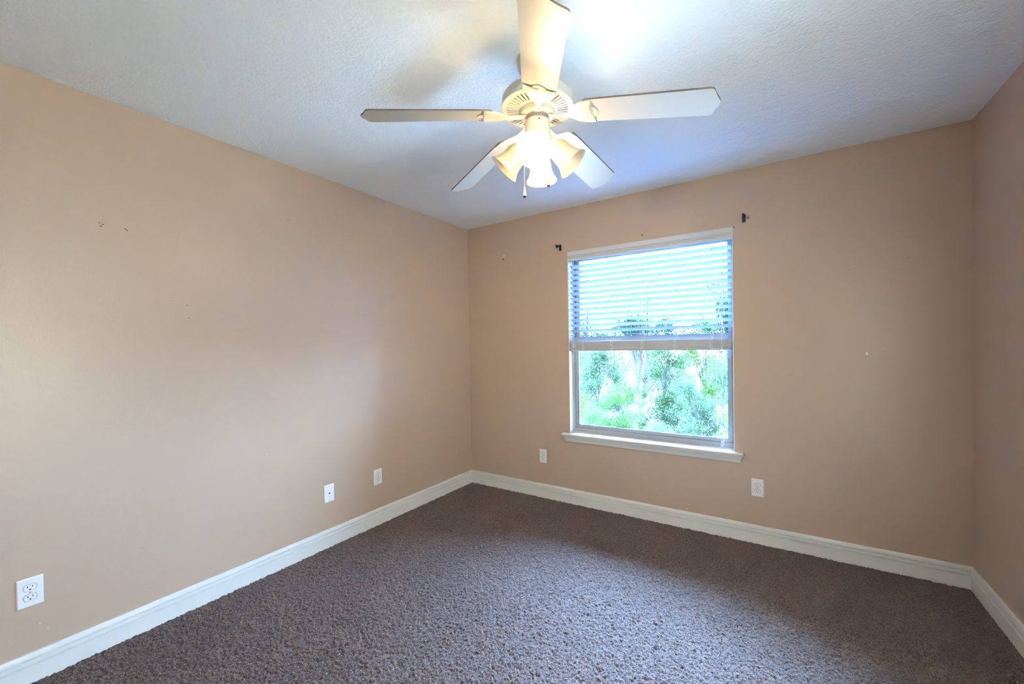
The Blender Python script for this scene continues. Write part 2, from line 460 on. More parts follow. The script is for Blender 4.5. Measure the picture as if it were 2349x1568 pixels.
# vinyl frame at the outer side of the reveal
FY0, FY1 = 0.085, 0.150
GX0, GX1 = 1.106, 2.238
b = MB()
b.box((WX0 + JT, FY0, WZ0), (WX0 + JT + 0.010, FY1, WZ1)); b.box((WX1 - JT - 0.010, FY0, WZ0), (WX1 - JT, FY1, WZ1))
b.box((WX0 + JT, FY0, WZ1 - 0.04), (WX1 - JT, FY1, WZ1)); b.box((WX0 + JT, FY0 - 0.006, WZ0 - 0.01), (WX1 - JT, FY1, WZ0 + 0.034))
b.build('window_frame', M['vinyl'], win, bevel=0.0015)
MZ = 1.355
def sash(name, y0, y1, z0, z1, rail_b, rail_t, glass):
    s = MB(); x0, x1 = WX0 + JT + 0.012, WX1 - JT - 0.012
    s.box((x0, y0, z0), (GX0, y1, z1)); s.box((GX1, y0, z0), (x1, y1, z1))
    s.box((GX0, y0, z0), (GX1, y1, z0 + rail_b)); s.box((GX0, y0, z1 - rail_t), (GX1, y1, z1))
    o = s.build(name, M['vinyl'], win, bevel=0.002)
    g = MB(); yc = (y0 + y1) / 2
    g.box((GX0 - 0.004, yc - 0.002, z0 + rail_b - 0.004), (GX1 + 0.004, yc + 0.002, z1 - rail_t + 0.004))
    g.build('pane', M[glass], o)
    k = MB()
    for xa, xb in ((GX0, GX0 + 0.0035), (GX1 - 0.0035, GX1)):
        k.box((xa, yc - 0.006, z0 + rail_b), (xb, yc - 0.002, z1 - rail_t))
    k.box((GX0, yc - 0.006, z0 + rail_b), (GX1, yc - 0.002, z0 + rail_b + 0.003))
    k.build('glazing_bead', M['gasket'], o)
    return o
sash('lower_sash', 0.088, 0.112, WZ0 + 0.036, MZ + 0.022, 0.022, 0.044, 'glass')
sash('upper_sash', 0.116, 0.140, MZ - 0.022, WZ1 - 0.041, 0.044, 0.025, 'glass_dim')
# dark joint between frame and sash
b = MB()
b.box((WX0 + JT + 0.010, 0.095, WZ0 + 0.034), (WX0 + JT + 0.0125, 0.14, WZ1 - 0.04)); b.box((WX1 - JT - 0.0125, 0.095, WZ0 + 0.034), (WX1 - JT - 0.010, 0.14, WZ1 - 0.04))
b.box((WX0 + JT + 0.010, 0.0915, WZ0 + 0.0335), (WX1 - JT - 0.010, 0.14, WZ0 + 0.0365))
b.build('weather_strip', M['gasket'], win)
# latch on the meeting rail
b = MB(); b.box((1.62, 0.072, MZ + 0.022), (1.68, 0.1, MZ + 0.030)); b.build('latch', M['vinyl'], win, bevel=0.002)
# stool with rounded nose and horns
SX0, SX1 = 1.007, 2.333
b = MB()
nose = [(0.084, 0.0), (-0.036, 0.0), (-0.042, -0.003), (-0.045, -0.009), (-0.042, -0.016), (-0.036, -0.020), (0.084, -0.020)]
def strip(bb, prof, x0, x1):
    nn = len(prof)
    vs = [(x0, y, WZ0 + z) for y, z in prof] + [(x1, y, WZ0 + z) for y, z in prof]
    bb.add(vs, [tuple(range(nn)), tuple(range(nn, 2 * nn))[::-1]] + [(i, (i + 1) % nn, nn + (i + 1) % nn, nn + i) for i in range(nn)])
strip(b, nose, WX0 + 0.0005, WX1 - 0.0005)
horn = [(y if y < 0.08 else -0.0005, z) for y, z in nose]
strip(b, horn, SX0, WX0 + 0.0005); strip(b, horn, WX1 - 0.0005, SX1)
b.build('window_sill', M['trim'], win, bevel=0.002)
# moulded apron with returned ends
ap = [(0.0, -0.019), (0.033, -0.019), (0.034, -0.026), (0.028, -0.030), (0.026, -0.036), (0.021, -0.046), (0.0165, -0.052),
      (0.0165, -0.0545), (0.0135, -0.056), (0.012, -0.063), (0.0095, -0.070), (0.0, -0.071)]
b = MB(); nn = len(ap); B0, B1 = SX0 + 0.028 , SX1 - 0.028
vs = [(B0 - d * 0.75, -d, WZ0 + z) for d, z in ap] + [(B1 + d * 0.75, -d, WZ0 + z) for d, z in ap]
b.add(vs, [tuple(range(nn)), tuple(range(nn, 2 * nn))[::-1]] + [(i, (i + 1) % nn, nn + (i + 1) % nn, nn + i) for i in range(nn)])
b.build('sill_apron', M['trim'], win)

# added unseen window; its drawn shade glows as fill for left wall and ceiling
fill_win = tag(empty('added_fill_window', (0, 0, 0)), kind='structure')
b = MB()
X0, X1 = W + 0.09, W + 0.15
b.box((X0, QY0, WZ0), (X1, QY0 + 0.045, WZ1)); b.box((X0, QY1 - 0.045, WZ0), (X1, QY1, WZ1))
for z0, z1 in ((WZ0, WZ0 + 0.05), (MZ - 0.022, MZ + 0.022), (WZ1 - 0.05, WZ1)): b.box((X0, QY0 + 0.045, z0), (X1, QY1 - 0.045, z1))
b.build('window_frame', M['vinyl'], fill_win)
b = MB()
for z0, z1 in ((WZ0 + 0.05, MZ - 0.022), (MZ + 0.022, WZ1 - 0.05)): b.box((W + 0.115, QY0 + 0.044, z0 - .001), (W + 0.119, QY1 - 0.044, z1 + .001))
b.build('pane', M['glass'], fill_win)
b = MB(); b.box((W + 0.030, QY0, WZ0), (W + 0.0306, QY1, WZ1)); b.build('fill_shade', M['fillcloth'], fill_win)
b = MB(); b.tube([(W + 0.045, QY0 + 0.004, WZ1 - 0.03), (W + 0.045, QY1 - 0.004, WZ1 - 0.03)], 0.020, 16); b.build('fill_shade_roller', M['vinyl'], fill_win, smooth=True)
b = MB(); b.box((W - 0.03, QY0 - 0.05, WZ0 - 0.02), (W + 0.09, QY1 + 0.05, WZ0)); b.build('window_sill', M['trim'], fill_win, bevel=0.003)

# ------------------------------------------------------------------ blind
blind = tag(empty('window_blind', (0, 0, 0)), 'white faux wood venetian blind pulled halfway up inside the window recess', 'blind')
BX0, BX1 = WX0 + 0.008, WX1 - 0.010
val = [(0.0, 0.0), (-0.014, 0.0), (-0.016, -0.004), (-0.016, -0.036), (-0.010, -0.0375), (-0.010, -0.0400), (-0.016, -0.043), (-0.016, -0.050),
       (-0.008, -0.0525), (-0.008, -0.058), (-0.015, -0.062), (-0.015, -0.074), (-0.011, -0.079), (0.0, -0.079)]
b = MB(); nn = len(val)
vs = [(BX0 - 0.004, y + 0.008, WZ1 - 0.0015 + z) for y, z in val] + [(BX1 + 0.004, y + 0.008, WZ1 - 0.0015 + z) for y, z in val]
b.add(vs, [tuple(range(nn)), tuple(range(nn, 2 * nn))[::-1]] + [(i, (i + 1) % nn, nn + (i + 1) % nn, nn + i) for i in range(nn)])
b.build('valance', M['valance'], blind)
b = MB(); b.box((BX0, 0.014, WZ1 - 0.060), (BX1, 0.066, WZ1 - 0.008)); b.build('head_rail', M['vinyl'], blind)
SY0, SY1 = 0.012, 0.062
def slat_box(bb, z, th=0.0028, tilt=0.0, x0=BX0 + .004, x1=BX1 - .004):
    yc = (SY0 + SY1) / 2
    c, s_ = math.cos(tilt), math.sin(tilt)
    prof = []
    for y, dz in ((-.025, -th / 2), (-.0255, 0), (-.025, th / 2), (.025, th / 2), (.0255, 0), (.025, -th / 2)):
        prof.append((yc + y * c - dz * s_, z + y * s_ + dz * c))
    nn = 6
    vs = [(x0, y, zz) for y, zz in prof] + [(x1, y, zz) for y, zz in prof]
    bb.add(vs, [tuple(range(nn)), tuple(range(nn, 2 * nn))[::-1]] + [(i, (i + 1) % nn, nn + (i + 1) % nn, nn + i) for i in range(nn)])
b = MB()
SLZ = [1.964 - 0.0440 * k for k in range(14)]
for k, z in enumerate(SLZ): slat_box(b, z - (0.0095 if k < 13 else 0.0), tilt=-0.39 if k < 13 else 0.0)
b.build('slats', M['slat'], blind)
b = MB(); z = 1.2855
while z < 1.338:
    slat_box(b, z, 0.0038, 0.0, BX0 + .003 + random.random() * .002, BX1 - .003 - random.random() * .002); z += 0.0035
b.build('slat_stack', M['blind'], blind)
b = MB(); b.box((BX0 + .004, SY0 - .001, 1.262), (BX1 - .004, SY1 + .001, 1.284)); b.build('bottom_rail', M['blind'], blind, bevel=0.003)
for cx in (1.194, 1.428, 1.668, 1.908, 2.141):
    b = MB()
    for y in (SY0 - 0.002, SY1 + 0.002):
        b.tube([(cx, y, WZ1 - 0.06), (cx + 0.001, y, 1.7), (cx, y, 1.345)], 0.0008, 5)
    b.tube([(cx + 0.010, (SY0 + SY1) / 2, WZ1 - 0.06), (cx + 0.010, (SY0 + SY1) / 2, 1.34)], 0.0010, 5)
    for z in SLZ:
        b.tube([(cx, SY0 - .002, z - .0018), (cx, SY1 + .002, z - .0018)], 0.0006, 4)
    rnd = random.Random(cx)
    for q in range(3):     # slack ladder bunched over the stack
        pts = []; x0 = cx + rnd.uniform(-.008, .008)
        for k in range(26):
            t = k / 25
            pts.append((x0 + 0.011 * math.sin(t * 15 + q * 2.1) * rnd.uniform(.7, 1.2), SY0 - .003 - .004 * abs(math.sin(t * 9 + q)), 1.340 - 0.068 * t))
        b.tube(pts, 0.0009, 5)
    b.build('ladder_cord', M['cord'], blind)
# tilt cords with two small tassels on the left
b = MB()
b.tube([(1.105, 0.006, WZ1 - .07), (1.104, 0.004, 1.7), (1.106, 0.003, 1.320)], 0.0009, 5)
b.tube([(1.118, 0.006, WZ1 - .07), (1.119, 0.004, 1.7), (1.122, 0.003, 1.322)], 0.0009, 5)
tc_ = b.build('tilt_cord', M['cord'], blind)
for x, z in ((1.106, 1.300), (1.122, 1.303)):
    t_ = MB(); t_.lathe([(0.001, 0.024), (0.0045, 0.020), (0.005, 0.006), (0.008, -0.006), (0.007, -0.009)], Matrix.Translation((x, 0.001, z)), 16)
    t_.build('tassel', M['clearplastic'], tc_, smooth=True)
# long lift cord on the right with ball and tassels
b = MB()
b.tube([(2.209, 0.006, WZ1 - .07), (2.210, -0.004, 1.6), (2.209, -0.008, 1.262)], 0.0011, 6)
b.tube([(2.219, 0.006, WZ1 - .07), (2.216, -0.004, 1.6), (2.211, -0.008, 1.262)], 0.0011, 6)
b.tube([(2.209, -0.008, 1.245), (2.207, -0.007, 1.0), (2.205, -0.006, 0.642)], 0.0012, 6)
b.tube([(2.2105, -0.008, 1.245), (2.213, -0.007, 1.0), (2.217, -0.006, 0.648)], 0.0010, 6)
b.tube([(2.210, -0.008, 1.27), (2.226, -0.004, 1.32), (2.228, 0.004, 1.345)], 0.0009, 6)
lc = b.build('lift_cord', M['cord'], blind)
b = MB(); b.lathe([(0.001, 0.010), (0.006, 0.008), (0.0095, 0.001), (0.008, -0.006), (0.003, -0.012), (0.001, -0.012)], Matrix.Translation((2.210, -0.008, 1.253)), 18)
b.build('cord_ball', M['clearplastic'], lc, smooth=True)
for x, z in ((2.205, 0.618), (2.218, 0.626)):
    t_ = MB(); t_.lathe([(0.0015, 0.028), (0.005, 0.024), (0.0055, 0.010), (0.0095, -0.006), (0.008, -0.010)], Matrix.Translation((x, -0.008, z)), 16)
    t_.build('tassel', M['clearplastic'], lc, smooth=True)

# ------------------------------------------------------------------ outlets (local frame: x along wall, z up, -y into room)
def round_plate(bb, w, h, t, bevel=0.004):
    a = [(-w / 2, -h / 2), (w / 2, -h / 2), (w / 2, h / 2), (-w / 2, h / 2)]
    i = [(-w / 2 + bevel, -h / 2 + bevel), (w / 2 - bevel, -h / 2 + bevel), (w / 2 - bevel, h / 2 - bevel), (-w / 2 + bevel, h / 2 - bevel)]
    vs = [(x, 0.001, z) for x, z in a] + [(x, -t * 0.45, z) for x, z in a] + [(x, -t, z) for x, z in i]
    fs = [(3, 2, 1, 0)] + [(k, (k + 1) % 4, 4 + (k + 1) % 4, 4 + k) for k in range(4)] + [(4 + k, 4 + (k + 1) % 4, 8 + (k + 1) % 4, 8 + k) for k in range(4)] + [(8, 9, 10, 11)]
    bb.add(vs, fs)
def make_outlet():
    o = empty('wall_outlet')
    b = MB(); round_plate(b, 0.070, 0.1145, 0.0058); b.build('cover_plate', M['plate'], o)
    for dz in (0.0195, -0.0195):
        b = MB(); r = 0.0172; poly = []
        for k in range(40):
            a = 2 * PI * k / 40
            poly.append((r * math.cos(a), max(-0.0125, min(0.0125, r * math.sin(a)))))
        b.prism(poly, lambda u, v, t: (u, -t, dz + v), 0.004, 0.0072)
        ring = [(u * 1.07, v * 1.07) for u, v in poly]
        rc = b.build('receptacle', M['plate'], o, bevel=0.0005)
        g = MB(); g.prism(ring, lambda u, v, t: (u, -t, dz + v), 0.0048, 0.0060); g.build('gap', M['gasket'], rc)
        s = MB()
        s.box((-0.0075, -0.0076, dz + 0.0005), (-0.0053, -0.006, dz + 0.0085)); s.box((0.0053, -0.0076, dz + 0.0015), (0.0075, -0.006, dz + 0.0080))
        s.lathe([(0.0026, 0), (0.0026, 0.0016)], Matrix.Translation((0, -0.006, dz - 0.0066)) @ Matrix.Rotation(PI / 2, 4, 'X'), 14)
        s.build('slots', M['dark'], rc)
    b = MB(); b.lathe([(0.0034, 0), (0.0030, 0.0016), (0.0010, 0.002)], Matrix.Translation((0, -0.0054, 0)) @ Matrix.Rotation(PI / 2, 4, 'X'), 14)
    b.build('screw', M['screw'], o)
    return o
ol = [((2.411, 0, 0.3635), 0, 'white duplex outlet low on the window wall, right of the window sill'),
      ((0.8055, 0, 0.3585), 0, 'white duplex outlet low on the window wall, left of the window'),
      ((0, -1.0755, 0.3545), PI / 2, 'white duplex outlet on the left wall, nearest the far corner'),
      ((0, -2.723, 0.3605), PI / 2, 'white duplex outlet at the near end of the left wall, nearest the camera')]
out0 = make_outlet()
for i, (loc, rz, lab) in enumerate(ol):
    o = out0 if i == 0 else copy_tree(out0)
    o.location = loc; o.rotation_euler = (0, 0, rz)
    tag(o, lab, 'outlet', 'duplex wall outlets')
jk = tag(empty('jack_plate', (0, -1.4605, 0.355), (0, 0, PI / 2)), 'blank white cable jack plate with one small dark socket on the left wall', 'wall plate')
b = MB(); round_plate(b, 0.070, 0.1145, 0.0058); b.build('cover_plate', M['plate'], jk)
b = MB(); b.box((-0.0050, -0.0066, -0.0045), (0.0050, -0.005, 0.0025)); b.box((-0.0022, -0.0066, 0.0025), (0.0022, -0.005, 0.0055)); b.build('jack_socket', M['dark'], jk)
for dz in (0.0475, -0.0475):
    b = MB(); b.lathe([(0.0032, 0), (0.0028, 0.0012), (0.001, 0.0015)], Matrix.Translation((0, -0.0052, dz)) @ Matrix.Rotation(PI / 2, 4, 'X'), 14)
    b.build('screw', M['screw'], jk)

# ------------------------------------------------------------------ curtain rod brackets and hook
def bracket(x, lab, flip):
    o = tag(empty('curtain_rod_bracket', (x, 0, 2.122)), lab, 'bracket', 'curtain rod brackets')
    b = MB(); b.prism([(-.010, -.026), (.010, -.026), (.011, .018), (.006, .027), (-.006, .027), (-.011, .018)], lambda u, v, t: (u, -t, v), 0.0, 0.004)
    b.build('wall_plate', M['blackmetal'], o, bevel=0.001)
    b = MB()
    b.tube([(0, -0.002, 0.012), (0, -0.030, 0.010), (0, -0.056, 0.006)], 0.0055, 10)
    b.build('post', M['blackmetal'], o, smooth=True)
    b = MB()
    b.tube([(0, -0.048, 0.010), (0, -0.052, -0.006), (0, -0.062, -0.010), (0, -0.072, -0.002), (0, -0.073, 0.012)], 0.0055, 10)
    b.build('rod_cup', M['blackmetal'], o, smooth=True)
    return o
bracket(1.000, 'small black curtain rod bracket above the left corner of the window', -1)
bracket(2.347, 'small black curtain rod bracket above the right corner of the window', 1)
hk = tag(empty('wall_hook', (0.4255, 0, 2.118)), 'tiny pale adhesive hook on the window wall near the left corner', 'hook')
b = MB(); b.box((-.006, -.003, -.022), (.006, 0.0, .024)); b.build('backplate', M['clearplastic'], hk, bevel=0.001)
b = MB(); b.tube([(0, -.002, -.006), (0, -.009, -.020), (0, -.014, -.026), (0, -.020, -.020)], 0.0035, 8); b.build('hook_prong', M['brass'], hk, smooth=True)

# ------------------------------------------------------------------ ceiling fan
FX, FY = 1.731, -1.611
fan = tag(empty('ceiling_fan', (FX, FY, H)), 'white five-blade ceiling fan with a four-shade light kit, two bulbs lit', 'ceiling fan')
def L(z): return z - H      # world height to the fan's local frame
b = MB(); b.lathe([(0.079, 0.0), (0.079, -0.012), (0.074, -0.030), (0.060, -0.050), (0.036, -0.062), (0.020, -0.065)], seg=48)
b.build('canopy', M['fan'], fan, smooth=True)
b = MB(); b.lathe([(0.0130, -0.060), (0.0130, L(2.318))], seg=20); b.build('downrod', M['fan'], fan, smooth=True)
b = MB()
b.lathe([(0.018, L(2.345)), (0.030, L(2.338)), (0.034, L(2.318)), (0.080, L(2.314)), (0.112, L(2.308)), (0.130, L(2.299)), (0.1385, L(2.288)),
         (0.1400, L(2.270)), (0.1405, L(2.256)), (0.1430, L(2.252)), (0.1430, L(2.247)), (0.1385, L(2.245)), (0.1380, L(2.250)), (0.120, L(2.256))], seg=72, caps=False)
b.build('motor_housing', M['fan'], fan, smooth=True)
# slotted bottom plate
def vent_plate():
    bb = MB()
    R0, R1, R2, R3 = 0.060, 0.080, 0.122, 0.1385
    zb = lambda r: L(2.240 + (r - 0.06) * 0.10)
    th = 0.003
    N = 45; sub = 4
    def ringseg(r0, r1, a0, a1):
        vs = []
        for zz in (0, th):
            for r in (r0, r1):
                for a in (a0, a1):
                    vs.append((r * math.cos(a), r * math.sin(a), zb(r) + zz))
        bb.add(vs, [(0, 1, 3, 2), (4, 6, 7, 5), (0, 4, 5, 1), (2, 3, 7, 6), (0, 2, 6, 4), (1, 5, 7, 3)])
    for k in range(N):
        a0 = 2 * PI * k / N; da = 2 * PI / N
        ringseg(R0, R1, a0, a0 + da); ringseg(R2, R3, a0, a0 + da)
        ringseg(R1, R2, a0, a0 + da * 0.60)
    return bb
vent_plate().build('vent_plate', M['fan'], fan)
b = MB(); b.lathe([(0.125, L(2.262)), (0.05, L(2.262))], seg=40, caps=False); b.lathe([(0.055, L(2.262)), (0.055, L(2.240))], seg=40, caps=False)
b.build('motor_core', M['motor'], fan, smooth=True)
b = MB(); b.lathe([(0.052, L(2.243)), (0.068, L(2.242)), (0.070, L(2.236)), (0.068, L(2.222)), (0.060, L(2.219)), (0.044, L(2.219))], seg=48); b.build('flywheel', M['fan'], fan, smooth=True)
b = MB(); b.lathe([(0.044, L(2.221)), (0.043, L(2.205)), (0.040, L(2.194))], seg=40); b.build('shaft_collar', M['motor'], fan, smooth=True)
b = MB()
b.lathe([(0.030, L(2.200)), (0.047, L(2.1995)), (0.0505, L(2.196)), (0.0505, L(2.146)), (0.0535, L(2.143)), (0.0535, L(2.136)), (0.0500, L(2.132)),
         (0.049, L(2.110)), (0.044, L(2.092)), (0.030, L(2.080)), (0.012, L(2.075)), (0.008, L(2.066)), (0.001, L(2.062))], seg=48)
sw = b.build('switch_housing', M['fan'], fan, smooth=True)
for a in (-2.4, -0.9):
    s = MB(); s.lathe([(0.003, 0), (0.003, 0.002)], Matrix.Translation((0.0505 * math.cos(a), 0.0505 * math.sin(a), L(2.186))) @ Matrix.Rotation(a, 4, 'Z') @ Matrix.Rotation(PI / 2, 4, 'Y'), 10)
    s.build('screw', M['brass'], sw)

# blades: (order, d_angle, d_tip_z, d_pitch)
ZR, ZT, TH0, PIT = 2.198, 2.141, 0.232, -0.281
BL = {1: (0, -.035, -.009, .151), 4: (1, .034, .026, -.123), 3: (2, .035, -.005, -.081), 0: (3, -.044, 0.0, .05), 2: (4, .010, -.011, .003)}
def blade_outline():
    half = [(0.186, 0.0), (0.187, 0.030), (0.190, 0.046), (0.197, 0.056), (0.207, 0.0605), (0.30, 0.0625), (0.60, 0.0665), (0.622, 0.0670), (0.632, 0.0650), (0.637, 0.058),
            (0.640, 0.048), (0.643, 0.038), (0.648, 0.026), (0.655, 0.012), (0.658, 0.0)]
    return half + [(r, -w) for r, w in half[-2:0:-1]]
def iron_outline():
    half = [(0.050, 0.0), (0.050, 0.013), (0.070, 0.0125), (0.105, 0.0105), (0.128, 0.013), (0.140, 0.024), (0.152, 0.038), (0.168, 0.050), (0.186, 0.057), (0.202, 0.0585),
            (0.216, 0.0605), (0.224, 0.057), (0.222, 0.050), (0.212, 0.046), (0.209, 0.037), (0.216, 0.028), (0.230, 0.022), (0.238, 0.012), (0.240, 0.0)]
    return half + [(r, -w) for r, w in half[-2:0:-1]]
for bi, (od, da, dz, dp) in BL.items():
    a = TH0 + od * 2 * PI / 5 + da
    U = Vector((math.cos(a), math.sin(a), 0)); V = Vector((-math.sin(a), math.cos(a), 0)); Z = Vector((0, 0, 1))
    pit = PIT + dp
    def fn(u, v, t, off=0.0):
        k = max(0.0, min(1.0, (u - 0.09) / 0.08)); k = k * k * (3 - 2 * k)
        p = pit * k
        zz = ZR + (ZT + dz - ZR) * (u - 0.2) / (0.632 - 0.2) if u > 0.17 else None
        if zz is None:
            z17 = ZR + (ZT + dz - ZR) * (0.17 - 0.2) / 0.432
            q = max(0.0, min(1.0, (u - 0.05) / 0.12)); zz = 2.2165 * (1 - q) + z17 * q - 0.006 * math.sin(q * PI)
        return tuple(U * u + V * (v * math.cos(p)) + Z * (L(zz) + v * math.sin(p) + t))
    # blade panel, cut into strips so that twist and droop follow the outline
    b = MB(); b.prism(blade_outline(), fn, 0.0, 0.0065, mi=0, mside=1)
    bl = b.build('blade', [M['fanblade'], M['bladeedge']], fan)
    poly = iron_outline(); hN = len(poly) // 2 + 1
    ib = MB(); top = [fn(u, v, -0.0003) for u, v in poly]; bot = [fn(u, v, -0.0050) for u, v in poly]
    nP = len(poly); ib.add(top + bot, [(i, (i + 1) % nP, nP + (i + 1) % nP, nP + i) for i in range(nP)])
    quads = []
    for i in range(hN - 1):      # ladder fill between the two mirrored sides
        j0, j1 = (nP - i) % nP, nP - i - 1
        q = [i, i + 1, j1, j0]; q = list(dict.fromkeys(q))
        quads.append(tuple(q)); quads.append(tuple(nP + x for x in reversed(q)))
    ib.add(top + bot, quads)
    io = ib.build('blade_iron', M['fan'], fan, bevel=0.0012)
    for u, v in ((0.205, 0.040), (0.205, -0.040), (0.222, 0.0)):
        s = MB(); c = Vector(fn(u, v, -0.005)); s.lathe([(0.0045, 0.001), (0.004, -0.0015), (0.002, -0.0022)], Matrix.Translation(c), 10)
        s.build('screw', M['fan'], io)

# light kit
PH0, RHO, ZM, SL = -1.153, 0.139, 2.023, 0.115
TILT = {0: 0.831, 1: 0.760, 2: 0.782, 3: 0.782}
for k in range(4):
    ph = PH0 + k * PI / 2; tl = TILT[k]
    U = Vector((math.cos(ph), math.sin(ph), 0)); n_ = U * math.sin(tl) + Vector((0, 0, -math.cos(tl)))
    mouth = U * RHO + Vector((0, 0, L(ZM)))
    neck = mouth - n_ * SL
    e1 = Vector((-math.sin(ph), math.cos(ph), 0)); e2 = n_.cross(e1)
    mt = Matrix.Translation(neck) @ Matrix((e1, e2, n_)).transposed().to_4x4()
    arm = MB()
    arm.tube([U * 0.040 + Vector((0, 0, L(2.125))), U * 0.052 + Vector((0, 0, L(2.126))), neck - n_ * 0.012, neck + n_ * 0.002], 0.010, 12)
    arm.lathe([(0.010, -0.016), (0.020, -0.012), (0.0305, -0.002), (0.0315, 0.010), (0.0300, 0.012), (0.012, 0.012)], mt, 36)
    ar = arm.build('lamp_arm', M['fan'], fan, smooth=True)
    s = MB()
    outer = [(0.0290, 0.002), (0.0300, 0.010), (0.0375, 0.018), (0.0410, 0.028), (0.0428, 0.045), (0.0445, 0.065), (0.0480, 0.082), (0.0535, 0.096), (0.0605, 0.108), (0.0660, 0.115)]
    inner = [(r - 0.0030, z - (0.001 if z > .1 else 0)) for r, z in outer[::-1]]
    s.lathe(outer + inner, mt, 48, caps=False)
    shd = s.build('lamp_shade', M['shade'], fan, smooth=True)
    lit = k in (0, 2)
    bb = MB()
    bb.lathe([(0.013, 0.010), (0.0135, 0.030), (0.017, 0.040), (0.025, 0.052), (0.0295, 0.064), (0.0300, 0.072), (0.0275, 0.083), (0.020, 0.093), (0.009, 0.0985), (0.001, 0.0995)], mt, 32)
    bo = bb.build('bulb', M['bulb_on'] if lit else M['bulb_off'], shd, smooth=True)
for name, x, y, z0, z1, z2, mt_ in (('pull_chain', -.047, -.029, 2.085, 1.944, 1.902, 'fob'), ('pull_chain', .034, .021, 2.085, 1.986, 1.943, 'amber')):
    b = MB(); b.tube([(x * .85, y * .85, L(z0 + .015)), (x * .97, y * .97, L(z0)), (x, y, L(z1))], 0.0009, 6)
    z = z0
    while z > z1:
        b.lathe([(0.0003, .0016), (0.0016, .0005), (0.0016, -.0005), (0.0003, -.0016)], Matrix.Translation((x, y, L(z))), 8); z -= 0.0042
    pc = b.build(name, M['screw'], fan)
    s = MB(); hh = z1 - z2
    s.lathe([(0.0015, hh), (0.0028, hh * .93), (0.0040, hh * .65), (0.0066, hh * .30), (0.0062, hh * .12)], Matrix.Translation((x, y, L(z2))), 20)
    fo = s.build('pull_fob', M[mt_], pc, smooth=True)
    s = MB(); s.lathe([(0.0063, hh * .14), (0.0055, hh * .02), (0.002, 0)], Matrix.Translation((x, y, L(z2))), 20); s.build('fob_tip', M['blackmetal'], fo, smooth=True)

# ------------------------------------------------------------------ outdoors
b = MB(); b.box((-60, -40, -3.0), (50, 90, -2.8)); tag(b.build('ground', M['ground']), kind='structure')
b = MB(); b.box((-T, REAR - T, -2.8), (W + T, T, -0.06)); tag(b.build('lower_storey', simple('pale_stucco', (0.6, 0.57, 0.52), 0.9)), kind='structure')

b = MB(); b.box((-8, 0.5, -2.8), (11, 5.2, -2.76)); tag(b.build('added_bounce_slab', simple('pale_bounce_slab', (0.55, 0.53, 0.50), 0.8)), kind='structure')  # unseen pale slab added to bounce daylight up to the ceiling

def leaf_mesh(name, blobs, n, size, rng, mat):
    """blobs: (x, y, z, rx, ry, rz); leaves crowd towards the blob surfaces and gather in sprays."""
    wts = np.array([bb[3] * bb[4] * bb[5] for bb in blobs]) ** 0.7; wts /= wts.sum()
    idx = rng.choice(len(blobs), n // 6, p=wts)
    B = np.array(blobs)[idx]
    d = rng.normal(size=(len(idx), 3)); d /= np.linalg.norm(d, axis=1)[:, None]
    rad = rng.random(len(idx)) ** 0.45
    cl = B[:, :3] + d * rad[:, None] * B[:, 3:]
    c = np.repeat(cl, 6, 0) + rng.normal(size=(len(cl) * 6, 3)) * size * 1.6
    m_ = len(c)
    nrm = rng.normal(size=(m_, 3)) + np.array([0, 0, 0.6]); nrm /= np.linalg.norm(nrm, axis=1)[:, None]
    t = np.cross(nrm, rng.normal(size=(m_, 3))); t /= np.linalg.norm(t, axis=1)[:, None]
    s = np.cross(nrm, t)
    ln = size * (0.7 + 0.6 * rng.random(m_))[:, None]; wd = ln * 0.30
    v = np.stack([c - t * ln, c + s * wd - nrm * wd * .3, c + t * ln, c - s * wd - nrm * wd * .3], 1).reshape(-1, 3)
    i = np.arange(m_) * 4
    q = np.stack([i, i + 1, i + 2, i, i + 2, i + 3], 1).reshape(-1, 3)
    me = bpy.data.meshes.new(name)
    me.vertices.add(len(v)); me.vertices.foreach_set('co', v.astype(np.float32).ravel())
    me.loops.add(q.size); me.loops.foreach_set('vertex_index', q.astype(np.int32).ravel())
    me.polygons.add(len(q)); me.polygons.foreach_set('loop_start', (np.arange(len(q)) * 3).astype(np.int32)); me.polygons.foreach_set('loop_total', np.full(len(q), 3, np.int32))
    me.update(calc_edges=True); me.materials.append(mat)
    return me

